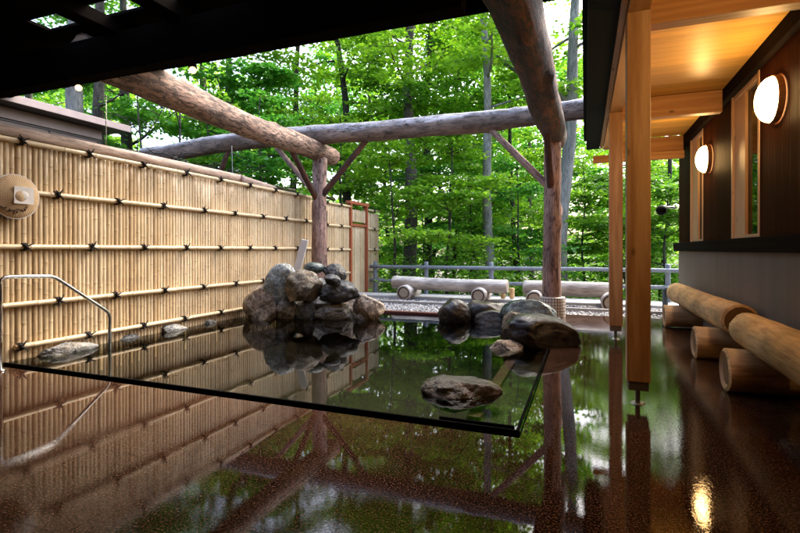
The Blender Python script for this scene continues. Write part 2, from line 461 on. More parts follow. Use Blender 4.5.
def siding():
    n = N('brown_metal_siding'); v = n.coords()
    c = n.mix(n.noise(v, 4, 5), (.17, .125, .11), (.25, .19, .17))
    n.pbsdf(c, .5, n.bump(n.noise(v, 80, 2), .1, .002)); return n.m
M['siding'] = siding()
M['siding_dark'] = plain('dark_roof_edge', (.05, .045, .045), .5)
M['fascia'] = plain('grey_pink_fascia', (.32, .25, .24), .5)

def straw():
    n = N('woven_straw'); v = n.coords(); s = n.n('SeparateXYZ'); n.l(v, s.inputs[0])
    an = n.math('ARCTAN2', s.outputs[1], s.outputs[2])
    rib = n.math('SINE', n.math('MULTIPLY', an, 60))
    rr = n.math('SQRT', n.math('ADD', n.math('POWER', s.outputs[1], 2), n.math('POWER', s.outputs[2], 2)))
    rg = n.math('SINE', n.math('MULTIPLY', rr, 420))
    h = n.math('ADD', rib, n.math('MULTIPLY', rg, .35))
    c = n.mix(n.noise(v, 18, 4), (.45, .28, .13), (.72, .52, .3))
    c = n.mix(1.0, c, n.ramp(h, [(0, .8), (1, 1.1)]), 'MULTIPLY')
    n.pbsdf(c, .7, n.bump(h, .3, .003)); return n.m
M['straw'] = straw()

# ------------------------------------------------------------------ ground, deck, pool
def sheet(name, rects, z, mat, kind='structure'):
    bm = bmesh.new()
    for x0, x1, y0, y1 in rects:
        bm.faces.new([bm.verts.new(p) for p in ((x0, y0, z), (x1, y0, z), (x1, y1, z), (x0, y1, z))])
    o = obj(name, mesh_from(bm), None, [mat]); tag(o, kind=kind); return o

PX0, PX1, PY0, PY1 = -5.06, -.37, 2.86, 7.42          # water
sheet('deck', [(-5.06, 1.46, -4.5, 2.74), (-.34, 1.46, 2.74, 8.28), (-5.06, -.34, 7.55, 7.6)], 0.0, M['granite'])
bm = bmesh.new()                                       # basin with a ledge on the near and right sides
bbox(bm, PX0 - .06, PX1 + .02, PY0 - .005, PY1 + .1, -.75, -.62)
bbox(bm, PX0, PX1 - .3, PY0, PY0 + .42, -.62, -.2)
bbox(bm, PX1 - .3, PX1 - .003, PY0, PY1 - .9, -.62, -.13)
bbox(bm, PX0 - .08, PX0 - .01, PY0, PY1, -.62, -.01)
bbox(bm, PX0, PX1, PY1 + .003, PY1 + .09, -.62, -.01)
tag(obj('pool_basin', mesh_from(bm), None, [M['granite_in']]), kind='structure')
bm = bmesh.new()
bbox(bm, PX1 - .4, PX1 - .303, PY0 + .42, PY1 - .9, -.16, -.1, 0, .006)
tag(obj('pool_step_nosing', mesh_from(bm), None, [M['granite_pink']]), kind='structure')
bm = bmesh.new()
nx, ny = 60, 60
vs = [[bm.verts.new((PX0 - .05 + (PX1 + .02 - PX0 + .05) * i / nx, PY0 - .012 + (PY1 - PY0 + .012) * j / ny, -.004)) for i in range(nx + 1)] for j in range(ny + 1)]
for j in range(ny):
    for i in range(nx): bm.faces.new((vs[j][i], vs[j][i + 1], vs[j + 1][i + 1], vs[j + 1][i]))
tag(obj('pool_water', mesh_from(bm), None, [M['water']]), kind='structure')
bm = bmesh.new()                                       # overflow slot along the near rim, narrow one at the right rim
bbox(bm, -5.06, -.33, 2.74, 2.86, -.09, -.075)
bbox(bm, -5.06, -.33, 2.728, 2.742, -.09, -.003)
bbox(bm, -5.06, -.355, 2.846, 2.862, -.09, .001)
bbox(bm, -.375, -.36, 2.864, 6.6, -.09, .003)
bbox(bm, -.36, -.335, 2.862, 6.6, -.09, -.04)
bbox(bm, -.85, -.39, 2.885, 2.9, -.05, .010)
tag(obj('overflow_slot', mesh_from(bm), None, [M['slot']]), kind='structure')
bm = bmesh.new()
bbox(bm, -3.9, -.4, 7.43, 7.55, -.1, .03, 0, .01)
tag(obj('back_kerb', mesh_from(bm), None, [plain('red_granite_kerb', (.1, .03, .024), .35)]), kind='structure')
bm = bmesh.new(); bbox(bm, -6, 1.44, 8.85, 8.93, -.05, .045, 0, .01)
tag(obj('gravel_kerb', mesh_from(bm), None, [plain('pale_kerb', (.3, .29, .28), .8)]), kind='structure')
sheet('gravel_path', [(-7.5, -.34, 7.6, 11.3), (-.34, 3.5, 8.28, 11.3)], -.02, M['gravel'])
bm = bmesh.new(); bbox(bm, -6.5, 3.2, 9.9, 10.5, -.08, .035, 0, .015)
tag(obj('concrete_footing', mesh_from(bm), None, [M['concrete']]), kind='structure')
# scattered stones over the gravel
rnd = random.Random(4)
ico = bmesh.new(); bmesh.ops.create_icosphere(ico, subdivisions=1, radius=1)
iv = np.array([v.co[:] for v in ico.verts]); ifc = np.array([[v.index for v in f.verts] for f in ico.faces]); ico.free()
rs = np.random.RandomState(3); K = 5200
ctr = np.stack([rs.uniform(-4.9, 1.4, K), rs.uniform(7.62, 9.7, K), np.full(K, -.012)], 1)
keep = ~((ctr[:, 0] > -.36) & (ctr[:, 1] < 8.3)); ctr = ctr[keep]; K = len(ctr)
sz = rs.uniform(.008, .022, (K, 1, 1)) * rs.uniform(.6, 1.2, (K, 1, 3))
V = (iv[None] * sz + ctr[:, None]).reshape(-1, 3); Fq = (ifc[None] + (np.arange(K) * len(iv))[:, None, None]).reshape(-1, 3)
me = bpy.data.meshes.new('stones'); me.from_pydata(V.tolist(), [], Fq.tolist())
n = N('gravel_stone'); g = n.n('NewGeometry')
n.pbsdf(n.ramp(g.outputs['Random Per Island'], [(0, (.1, .1, .1)), (.4, (.34, .34, .35)), (1, (.62, .62, .64))]), .8)
tag(obj('loose_gravel', me, None, [n.m]), kind='stuff')

# terrain falling away beyond the railing, out to the horizon
def gz_(x, y):
    f = min(1, max(0, (y - 11.1) / 9)); f = f * f * (3 - 2 * f)
    g2 = min(1, max(0, (-6.3 - x) / 5)) if y < 11.1 else 0
    return -.05 - 2.4 * f - .3 * g2 + .15 * noise.noise(Vector((x * .3, y * .3, 0))) * min(1, f * 4)
bm = bmesh.new()
xs = [-400, -150, -60] + [-40 + 2 * i for i in range(41)] + [60, 150, 400]
ys = [11.25, 11.8, 12.5, 13.5] + [15 + 2 * i for i in range(25)] + [80, 150, 500]
vs = [[bm.verts.new((x, y, gz_(x, y))) for x in xs] for y in ys]
for j in range(len(ys) - 1):
    for i in range(len(xs) - 1): bm.faces.new((vs[j][i], vs[j][i + 1], vs[j + 1][i + 1], vs[j + 1][i])).smooth = True
tag(obj('terrain', mesh_from(bm), None, [M['forest_floor']]), kind='structure')
sheet('ground', [(-400, -5.3, -60, 11.25), (3.4, 400, -60, 11.25), (-5.3, 3.4, -60, -4.5)], -.12, M['forest_floor'])

# ------------------------------------------------------------------ bamboo fence
def cane_panel(y0, y1, z0, z1, x, pitch, seed):
    rnd = random.Random(seed); bm = bmesh.new(); y = y0
    while y < y1 - .02:
        r = pitch * rnd.uniform(.44, .58); h = rnd.uniform(.0, .3); zz = [z0]; z = z0 + h
        while z < z1:
            zz.append(z); z += rnd.uniform(.3, .5)
        zz.append(z1 + rnd.uniform(-.012, .012)); dx = rnd.uniform(-.004, .004)
        prof = [(zz[0], 1, 0)]
        for q in zz[1:-1]: prof += [(q - .03, 1, 0), (q - .012, .985, 0), (q - .003, 1.06, 1), (q + .003, 1.06, 0), (q + .012, .985, 0), (q + .03, 1, 0)]
        prof.append((zz[-1], 1, 0)); rings = []
        for (q, k, mi) in prof:
            rings.append([bm.verts.new((x + dx + r * k * math.cos(a), y + r + r * k * math.sin(a), q)) for a in [2 * math.pi * i / 10 for i in range(10)]])
        for i, (a, b) in enumerate(zip(rings, rings[1:])):
            for k in range(10):
                f = bm.faces.new((a[k], a[(k + 1) % 10], b[(k + 1) % 10], b[k])); f.smooth = True; f.material_index = 1 if prof[i][2] else 0
        f = bm.faces.new(rings[-1]); f.material_index = 1
        y += 1.66 * r
    return mesh_from(bm)

def rail_mesh(L, r, seed):
    rnd = random.Random(seed); prof = [(0, r)]; z = rnd.uniform(.1, .35)
    while z < L - .05:
        prof += [(z - .04, r), (z - .014, r * .98), (z - .004, r * 1.1), (z + .004, r * 1.1), (z + .014, r * .98), (z + .04, r)]; z += rnd.uniform(.3, .42)
    prof.append((L, r)); bm = bmesh.new(); rings = []
    for q, rr in prof:
        w = .006 * noise.noise(Vector((q * .8, seed, 0)))
        rings.append([bm.verts.new((w + rr * math.cos(a), rr * math.sin(a), q)) for a in [2 * math.pi * i / 14 for i in range(14)]])
    for i, (a, b) in enumerate(zip(rings, rings[1:])):
        nod = abs(prof[i][1] - r * 1.1) < 1e-6 and abs(prof[i + 1][1] - r * 1.1) < 1e-6
        for k in range(14):
            f = bm.faces.new((a[k], a[(k + 1) % 14], b[(k + 1) % 14], b[k])); f.smooth = True; f.material_index = 1 if nod else 0
    bm.faces.new(rings[0]).material_index = 1; bm.faces.new(rings[-1]).material_index = 1
    bmesh.ops.recalc_face_normals(bm, faces=bm.faces)
    return mesh_from(bm)

def knot_mesh(seed, s=1.0):
    """black hemp lashing: turns of rope round the rail, a crossed knot in front and stiff cut tails"""
    rnd = random.Random(seed); bm = bmesh.new()
    def seg(pts, r):
        me = tube_mesh(pts, r, 6); bm.from_mesh(me); bpy.data.meshes.remove(me)
    R0 = .039 * s
    for off, tilt in ((-.012, 0), (.0, .0), (.012, 0), (0, .9), (0, -.9)):
        pts = []
        for i in range(15):
            a = 2 * math.pi * i / 14
            pts.append(Vector((R0 * math.cos(a), off * s + tilt * .025 * s * math.sin(a + .6), R0 * math.sin(a))))
        seg(pts, .007 * s)
    seg([(R0 * .9, -.02 * s, .02 * s), (R0 * 1.35, 0, 0), (R0 * .9, .02 * s, -.02 * s)], .015 * s)
    for k in range(4):
        a = rnd.uniform(-.4, .4) + (0.8, 2.3, -.8, -2.3)[k]; L = rnd.uniform(.055, .085) * s
        if k == 3 and rnd.random() < .5: continue
        seg([(R0 * 1.2, 0, 0), (R0 * 1.5, L * .5 * math.cos(a), L * .5 * math.sin(a) + .004), (R0 * 1.25 + .01, L * math.cos(a), L * math.sin(a) - .002)], [.009 * s, .008 * s, .006 * s])
    return mesh_from(bm)

FX = -5.1
fence = thing('bamboo_fence', (FX, 4.7, 0), 'long bamboo cane fence with rope-tied rails standing along the pool water', 'fence')
obj('cane_panel', cane_panel(.9, 8.3, -.3, 2.085, FX, .058, 1), fence, [M['bamboo'], M['bamboo_node']])
knots = [knot_mesh(k, .88) for k in range(4)]
rails = [(2.09, .9), (1.61, .9), (1.08, .9), (.53, .9), (.125, 2.93)]
RX = FX + .058
for i, (z, ys_) in enumerate(rails):
    obj('rail', rail_mesh(8.28 - ys_, .025, i), fence, [M['bamboo_rail'], M['bamboo_node']], (RX, ys_, z), (R(-90), 0, 0))
    y = 2.99 if i in (0, 2, 4) else 3.31
    y -= .67 * (3 if i < 4 else 0)
    k = 0
    while y < 8.25:
        obj('rope_knot', knots[(k + i) % 4], fence, [M['rope']], (RX, y + random.Random(i * 50 + k).uniform(-.02, .02), z))
        y += .67; k += 1
log('cap_log', fence, [M['log_strip'], M['cut_pink']], (FX - .14, .9, 2.2), (FX - .14, 6.35, 2.22), .055, .07, 5, wob=.06)
log('cap_log', fence, [M['log_strip'], M['cut_pink']], (FX - .1, 6.3, 2.17), (FX - .1, 7.2, 2.14), .08, .07, 6)
box('corner_post', fence, M['bamboo_rail'], FX - .05, FX + .07, 8.3, 8.45, -.2, 2.04, .01)
log('back_post', fence, [M['log_pink'], M['cut_pink']], (FX - .14, 2.4, -.2), (FX - .14, 2.4, 2.12), .06, .055, 7)

far = thing('bamboo_fence', (FX, 10, 0), 'short far bamboo fence with a red-brown gate frame, beyond the log post and rocks', 'fence')
obj('cane_panel', cane_panel(8.47, 9.9, -.1, 2.04, FX, .055, 9), far, [M['bamboo'], M['bamboo_node']])
obj('cane_panel', cane_panel(10.87, 11.6, -.1, 1.98, FX, .055, 10), far, [M['bamboo'], M['bamboo_node']])
for i, z in enumerate((2.05, 1.58, 1.06, .53)):
    for (a, b) in ((8.47, 9.9), (10.87, 11.6)):
        obj('rail', rail_mesh(b - a, .026, 20 + i), far, [M['bamboo_rail'], M['bamboo_node']], (RX - .01, a, z), (R(-90), 0, 0))
        y = a + .35
        while y < b:
            obj('rope_knot', knots[i], far, [M['rope']], (RX - .01, y, z)); y += .62
gate = obj('gate_panel', cane_panel(10.0, 10.77, .02, 1.6, FX, .05, 11), far, [M['bamboo'], M['bamboo_node']])
obj('gate_transom', cane_panel(10.0, 10.77, 1.72, 2.0, FX, .05, 12), far, [M['bamboo'], M['bamboo_node']])
for y in (9.95, 10.82): box('gate_post', far, M['red_wood'], FX - .03, FX + .07, y - .033, y + .033, -.05, 2.12)
box('gate_lintel', far, M['red_wood'], FX - .04, FX + .08, 9.86, 10.9, 2.122, 2.19)
box('gate_crossbar', far, M['red_wood'], FX - .02, FX + .06, 9.99, 10.78, 1.61, 1.67)

# straw hat on the fence
hat = thing('straw_hat', (FX + .12, 2.9, 1.55), 'round conical straw hat with a square of white paper, hung on the fence', 'hat')
bm = bmesh.new(); segs = 48; rr = [(.205, .0), (.2, .012), (.16, .03), (.1, .055), (.045, .08), (.012, .092)]; rings = []
for r_, h_ in rr: rings.append([bm.verts.new((h_, r_ * math.cos(a), r_ * math.sin(a))) for a in [2 * math.pi * k / segs for k in range(segs)]])
for a, b in zip(rings, rings[1:]):
    for k in range(segs): bm.faces.new((a[k], a[(k + 1) % segs], b[(k + 1) % segs], b[k])).smooth = True
bm.faces.new(rings[-1])
me = mesh_from(bm)
ho = obj('hat_body', me, hat, [M['straw']], (FX + .12, 2.9, 1.55))
sm = ho.modifiers.new('s', 'SOLIDIFY'); sm.thickness = .006
pts = [(FX + .122, 2.9 + .206 * math.cos(2 * math.pi * k / 40), 1.55 + .206 * math.sin(2 * math.pi * k / 40)) for k in range(41)]
obj('hat_rim', tube_mesh([Vector(p) - Vector((FX + .12, 2.9, 1.55)) for p in pts], .006, 6, False), hat, [M['paper']], (FX + .12, 2.9, 1.55))
bm = bmesh.new(); bbox(bm, 0, .008, -.085, .085, -.08, .08, 0, .002)
obj('paper_square', mesh_from(bm), hat, [M['paper']], (FX + .19, 2.93, 1.56), (0, 0, 0))
bm = bmesh.new(); bmesh.ops.create_uvsphere(bm, u_segments=20, v_segments=10, radius=.04)
for v in bm.verts: v.co.x *= .35
obj('hat_knob', mesh_from(bm), hat, [M['paper']], (FX + .195, 2.93, 1.56), None, True)
bm = bmesh.new(); r_ = random.Random(8)
for k in range(7):
    y = -.13 + k * .032; z = -.105 - .04 * (1 - abs(k - 3) / 3.5)
    for q in range(3):
        a, b = r_.uniform(.006, .018), r_.uniform(.003, .005); oy, oz = r_.uniform(-.008, .008), r_.uniform(-.014, .014)
        xx = .092 * (1 - math.hypot(y + oy, z + oz) / .215) + .006
        if q % 2: a, b = b, a
        bbox(bm, xx, xx + .006, y + oy - a / 1, y + oy + a / 1, z + oz - b, z + oz + b)
obj('brush_marks', mesh_from(bm), hat, [plain('ink', (.05, .02, .01), .8)], (FX + .12, 2.9, 1.55))

# steel handrail
hr = thing('handrail', (-4.74, 2.64, 0), 'bent stainless steel handrail leading from the deck down into the pool', 'handrail')
pts = rounded([(0, 0, 0), (0, 0, .815), (0, .45, .8), (0, 1.03, .38), (0, 1.03, -.6)], .07)
obj('tube', tube_mesh([Vector(p) for p in pts], .0175, 14), hr, [M['steel']], (-4.74, 2.64, 0))
bm = bmesh.new(); bmesh.ops.create_cone(bm, segments=24, radius1=.045, radius2=.035, depth=.015, cap_ends=True)
obj('floor_flange', mesh_from(bm), hr, [M['steel']], (-4.74, 2.64, .008), None, True)

# ------------------------------------------------------------------ rocks
def rock_mesh(size, seed, cuts=9, rough=.12):
    bm = bmesh.new(); bmesh.ops.create_icosphere(bm, subdivisions=5, radius=1); rnd = random.Random(seed)
    pl = []
    for _ in range(cuts):
        d = Vector((rnd.gauss(0, 1), rnd.gauss(0, 1), rnd.gauss(0, .8))).normalized(); pl.append((d, rnd.uniform(.62, .95)))
    for v in bm.verts:
        p = v.co.copy()
        for d, h in pl:
            e = p.dot(d) - h
            if e > 0: p -= d * e * .95
        o = Vector((seed * 13.7, 0, 0))
        k = 1 + rough * noise.noise(p * 1.4 + o) + rough * .5 * noise.noise(p * 3.3 + o) + rough * .25 * noise.noise(p * 8 + o) + rough * .12 * noise.noise(p * 17 + o) - rough * .3 * max(0, .12 - abs(noise.noise(p * 1.9 - o))) / .12
        p = p * k
        v.co = Vector((p.x * size[0], p.y * size[1], p.z * size[2]))
    for f in bm.faces: f.smooth = True
    return mesh_from(bm)
RM = {
 'brown': rock_mat('rock_brown', (.06, .048, .04), (.22, .18, .145), (.44, .38, .31), .6),
 'blue': rock_mat('rock_blue_grey', (.06, .08, .09), (.17, .21, .23), (.34, .39, .42), .55),
 'dark': rock_mat('rock_dark', (.012, .014, .016), (.035, .039, .043), (.1, .105, .11), .45),
 'redd': rock_mat('rock_wet_dark_red', (.003, .003, .003), (.01, .007, .006), (.03, .019, .015), .38, None, .2),
 'olive': rock_mat('rock_olive', (.03, .026, .018), (.1, .085, .06), (.24, .2, .15), .6),
 'grey': rock_mat('rock_grey', (.07, .07, .068), (.2, .205, .205), (.42, .42, .4), .55),
 'pool': rock_mat('rock_pool', (.008, .005, .003), (.028, .018, .01), (.1, .06, .03), .4, (.024, .023, .017)),
 'teal': rock_mat('rock_teal', (.01, .017, .018), (.028, .045, .046), (.08, .12, .115), .25, None, .25),
}
def rock(px, py, w, h, t, mat, seed, label, depth=None, rot=0, tilt=0, group=None, cuts=10):
    """px,py = centre in the photo, w,h = size there, t = depth; becomes a real rock at that place and size"""
    x, y = at(px, t); z = H + (250 - py) * t / F
    sx, sz = w * t / F / 2 * 1.08, h * t / F / 2 * 1.08
    sy = depth if depth else (sx * .5 + sz * .5)
    if z - sz < .16 and seed != 31:
        top = z + sz; sz = (top + .13) / 2; z = top - sz
    o = obj('rock', rock_mesh((sx, sy, sz), seed, cuts, .07 if mat in ('redd', 'teal') else .12), None, [RM[mat]], (x, y, z), (0, R(tilt), YAW * 1 + R(rot)))
    tag(o, label, 'rock', group)
    return o
G1 = 'rocks piled at the foot of the left log post'
rock(281, 284, 31, 40, 7.35, 'blue', 1, 'tall blue-grey slab rock leaning at the left of the rock pile', .16, 0, 28, G1)
rock(304, 288, 36, 34, 7.25, 'olive', 2, 'big greenish brown rock in the middle of the pile', None, 0, 8, G1)
rock(263, 301, 35, 30, 7.42, 'brown', 3, 'pale brown faceted rock at the left end of the pile, next to the fence', None, 0, 22, G1, 9)
rock(287, 305, 22, 24, 7.42, 'grey', 4, 'small cracked grey-brown rock between the pale brown one and the water', None, 0, 0, G1)
rock(306, 307, 22, 20, 7.42, 'dark', 5, 'small dark rock under the big greenish brown rock', None, 0, 0, G1)
rock(335, 312, 40, 17, 7.42, 'grey', 6, 'flat brown-grey rock lying lowest in the pile at the waterline', None, 0, 0, G1)
rock(339, 292, 39, 22, 7.4, 'dark', 7, 'large smooth dark oval rock on the right of the pile', None, 0, -4, G1, 4)
rock(369, 302, 30, 17, 7.42, 'brown', 8, 'brown-grey rock at the right end of the pile', None, 0, 5, G1)
rock(366, 313, 24, 11, 7.42, 'grey', 9, 'low grey rock half in the water at the right end of the pile', None, 0, 0, G1, 4)
rock(314, 268, 20, 11, 7.5, 'teal', 10, 'small grey-green rock on top of the pile beside the post', None, 0, 0, G1, 4)
rock(335, 272, 23, 15, 7.5, 'dark', 11, 'round dark rock at the top right of the pile', None, 0, 20, G1, 4)
rock(332, 280, 17, 11, 7.2, 'dark', 12, 'small black rock wedged under the top right rock', None, 0, 10, G1, 4)
rock(322, 293, 44, 26, 8.1, 'grey', 13, 'grey rock at the back of the pile, mostly hidden', None, 0, 0, G1)
rock(348, 298, 26, 20, 7.9, 'brown', 14, 'brown rock behind the large dark oval rock', None, 0, 0, G1)
G2 = 'dark boulders on the right rim of the pool'
rock(454, 309, 31, 19, 7.1, 'redd', 21, 'dark round boulder furthest left of the rim boulders', None, 0, 0, G2, 3)
rock(486, 307, 40, 18, 7.3, 'redd', 22, 'long dark boulder behind the others, left of the tiled post', None, 0, -3, G2, 4)
rock(494, 318, 36, 14, 6.9, 'redd', 23, 'flat dark boulder in front of the long one, at the waterline', None, 0, 3, G2, 3)
rock(529, 310, 53, 20, 6.75, 'teal', 24, 'blue-green glossy boulder just before the tiled post', None, 0, 7, G2, 4)
rock(541, 332, 72, 34, 5.35, 'redd', 25, 'largest nearly black boulder with a pointed right end on the pool corner', .3, 0, 9, G2, 6)
rock(521, 320, 36, 20, 5.9, 'olive', 26, 'pale olive rock behind the largest black boulder', None, 0, -6, G2, 6)
rock(507, 347, 30, 14, 5.15, 'brown', 27, 'small pinkish brown stone in the shallow water by the largest black boulder', None, 0, 0, G2, 6)
rock(459, 392, 75, 33, 3.6, 'pool', 31, 'mossy brown rock alone in the near part of the pool', .22, 0, 2)
G3 = 'stones along the foot of the bamboo fence'
rock(66, 351, 56, 15, 4.95, 'grey', 41, 'long low grey stone at the fence foot beside the handrail', .12, 60, 0, G3)
rock(128, 338, 28, 9, 5.75, 'dark', 42, 'small dark stone at the fence foot, second from the handrail', .09, 60, 0, G3)
rock(172, 329, 30, 10, 6.3, 'grey', 43, 'grey oval stone at the fence foot, third from the handrail', .1, 60, 0, G3)
rock(210, 322, 14, 5, 6.9, 'dark', 44, 'tiny dark stone at the fence foot nearest the rock pile', .08, 60, 0, G3)
# pale leaning board behind the pile
pb = box('stone_slab', None, plain('pale_slab', (.6, .56, .52), .7, var=.15), -.06, .06, -.025, .025, -.33, .33, .012)
x_, y_ = at(300, 7.95); pb.location = (x_, y_, .9); pb.rotation_euler = (0, R(14), YAW)
tag(pb, 'narrow pale slab leaning up behind the rock pile against the post', 'slab')

# ------------------------------------------------------------------ log pergola
PLX, PRX, PYY = -4.75, -.485, 8.0
pg = thing('log_pergola', (PRX, PYY, 0), 'rustic pergola of barked logs on two posts with diagonal braces over the pool', 'pergola')
lm = [M['log_pink'], M['cut_pink']]; lg = [M['log_grey'], M['cut_pink']]; lp = [M['log_post'], M['cut_pink']]; lr = [M['log_red'], M['cut_pink']]
pl = log('post', pg, lp, (PLX, PYY, -.1), (PLX + .03, PYY, 2.8), .15, .13, 31, knots=6, bump=.03)
log('bark_strip', pl, lr, (PLX + .06, PYY - .11, .7), (PLX + .1, PYY - .09, 1.8), .022, .03, 32)
pr = log('post', pg, lp, (PRX, PYY, 0), (PRX, PYY, 2.8), .145, .13, 33, knots=5, bump=.025)
log('beam', pg, lm, (PLX + .05, 3.3, 2.97), (PLX, 8.5, 2.9), .195, .175, 34, knots=10, bump=.025, wob=.08)
log('beam', pg, lr, (PRX - .06, -1.0, 3.05), (PRX + .02, 8.4, 2.93), .215, .19, 35, knots=10, bump=.03, wob=.06)
cb = log('cross_beam', pg, lg, (-9.3, 8.05, 3.24), (.08, 7.98, 3.29), .19, .165, 36, knots=14, bump=.03, wob=.12)
for k, (xa, xb, za, zb) in enumerate(((-9.0, -6.9, 3.08, 3.2), (-5.1, -3.3, 3.13, 3.2), (-1.8, -.45, 3.18, 3.16))):
    log('peeled_strip', cb, [M['log_strip'], M['cut_pink']], (xa, 7.9, za), (xb, 7.885, zb), .05, .07, 40 + k, bump=.02)
def brace(p, q, mats, s): log('brace', pg, mats, p, q, .058, .05, s, knots=2, bump=.02)
brace((PLX + .03, PYY - .02, 2.02), (-3.66, 7.98, 3.12), lr, 51)
brace((PLX - .02, PYY + .02, 2.05), (-5.72, 8.02, 3.08), lp, 52)
brace((PLX - .02, PYY - .05, 2.0), (PLX - .02, 7.1, 2.8), lr, 53)
brace((PRX - .04, PYY - .02, 2.05), (-1.55, 7.96, 3.15), lp, 54)
brace((PRX - .01, PYY - .1, 2.05), (PRX - .03, 7.2, 2.82), lr, 55)
brace((-7.3, 8.0, 2.3), (-6.9, 8.0, 3.08), lr, 56)
cuf = bmesh.new(); rings = []
for z, r_ in ((0, .2), (.0, .2), (.29, .2), (.305, .195), (.31, .17)): rings.append([cuf.verts.new((r_ * math.cos(a), r_ * math.sin(a), z)) for a in [2 * math.pi * k / 40 for k in range(40)]])
for a, b in zip(rings[1:], rings[2:]):
    for k in range(40): cuf.faces.new((a[k], a[(k + 1) % 40], b[(k + 1) % 40], b[k])).smooth = True
cuf.faces.new(rings[-1])
obj('tiled_base', mesh_from(cuf), pr, [M['cuff']], (PRX, PYY, 0))

# hanging wires
w = obj('hanging_wire', tube_mesh([(0, 0, 0), (.02, 0, -.6), (.0, 0, -1.25)], .006, 6), None, [M['post_steel']], (-6.55, 7.7, 3.12))
tag(w, 'thin wire hanging from the cross log above the far middle of the fence', 'wire')
x_, y_ = at(106, 5.6)
w = obj('hanging_wire', tube_mesh([(0, 0, 0), (.0, 0, -.5), (-.01, 0, -.78)], .006, 6), None, [M['post_steel']], (x_, y_, 2.86))
tag(w, 'thin wire hanging from the left log beam near the siding of the shed', 'wire')

# ------------------------------------------------------------------ slatted roof overhead
rf = thing('slatted_roof', (-4, 1, 3.2), 'black timber roof with narrow open slits over the near end of the bath', 'roof')
box('roof_deck', rf, M['roof_black'], -10, -4.95, 3.2, 4.3, 3.22, 3.25)
box('roof_deck', rf, M['roof_black'], -4.947, .0, 3.2, 4.3, 3.22, 3.25)
box('roof_deck', rf, M['roof_black'], -10, .0, -5, 2.98, 3.22, 3.25)
box('roof_deck', rf, M['roof_black'], -2.6, .0, 2.982, 3.198, 3.22, 3.25)
box('roof_deck', rf, M['roof_black'], -10, -4.95, 2.982, 3.198, 3.22, 3.25)
for x in (-4.2, -3.4): box('joist', rf, M['roof_black'], x - .09, x + .09, -4.9, 4.15, 3.1, 3.219)
for x in (-9.4, -8.3, -7.2, -6.1, -2.3, -1.3): box('joist', rf, M['roof_black'], x - .05, x + .05, -4.9, 4.15, 3.1, 3.219)
box('eave_board', rf, M['roof_black'], -10, .02, 4.16, 4.2, 3.13, 3.32)
box('roof_beam_shade_board', rf, M['roof_black'], -10, -.8, 3.25, 3.4, 2.74, 3.099)  # dark board added in place of the shade that swallows the log beam
for y in (2.2, 1.0): box('roof_beam_shade_board', rf, M['roof_black'], -10, -.7, y - .06, y + .06, 3.0, 3.099)
for (x, y, z, lab) in ((-3.97, 4.05, 3.02, 'lit bulb under the black roof edge, the one between log beam and foliage'), (-5.83, 4.1, 3.07, 'lit bulb under the black roof edge, left of the log beam above the shed')):
    sp = thing('spot_lamp', (x, y, z), lab, 'lamp', 'spot lamps under the roof edge')
    bm = bmesh.new(); bmesh.ops.create_uvsphere(bm, u_segments=20, v_segments=12, radius=.036)
    obj('bulb', mesh_from(bm), sp, [M['bulb_glow']], (x, y, z - .02), None, True)
    ld = bpy.data.lights.new('bulb_light', 'SPOT'); ld.energy = .8; ld.color = (1, .68, .4); ld.spot_size = R(125); ld.spot_blend = 1; ld.shadow_soft_size = .04
    lo = bpy.data.objects.new('bulb_light', ld); link(lo, sp); lo.location = (0, 0, -.07)
    lo.rotation_mode = 'QUATERNION'; lo.rotation_quaternion = Vector((.55, -.35, .8)).to_track_quat('Z', 'Y')
    bm = bmesh.new(); bmesh.ops.create_cone(bm, segments=20, radius1=.045, radius2=.03, depth=.07)
    obj('socket', mesh_from(bm), sp, [M['black']], (x, y, z + .04), None, True)

# ------------------------------------------------------------------ shed behind the fence
sh = thing('shed', (-8.5, 3, 0), 'low brown metal-sided shed with a projecting roof edge behind the bamboo fence', 'shed')
bm = bmesh.new()
bbox(bm, -12, -7.75, -4, 5.8, -.1, 2.9)
for k in range(14): bbox(bm, -7.752, -7.735, 5.8 - .02 - k * .8, 5.8 - k * .8, 1.6, 2.9, 1)
bbox(bm, -7.752, -7.73, -4, 5.8, 2.9, 2.925, 1)
obj('siding', mesh_from(bm), sh, [M['siding'], M['siding_dark']])
box('upper_band', sh, M['fascia'], -12, -7.7, -4, 5.82, 2.93, 3.09)
box('roof', sh, M['siding_dark'], -12, -7.4, -4.2, 6.1, 3.1, 3.16)
box('roof_edge', sh, M['fascia'], -7.395, -7.36, -4.2, 6.1, 3.09, 3.2)

# ------------------------------------------------------------------ bath house with veranda on the right
bh = thing('bath_house', (1.45, 3, 0), 'dark boarded bath house with pale timber veranda along the deck', 'building')
WX = 1.45; YE = 9.1
# lower wall
box('lower_wall', bh, M['plaster'], WX, WX + .18, -4.5, YE, -.1, 1.03, .003)
sl = box('sill', bh, M['dark_trim'], WX - .07, WX + .16, -4.5, YE + .05, 1.033, 1.165, .006)
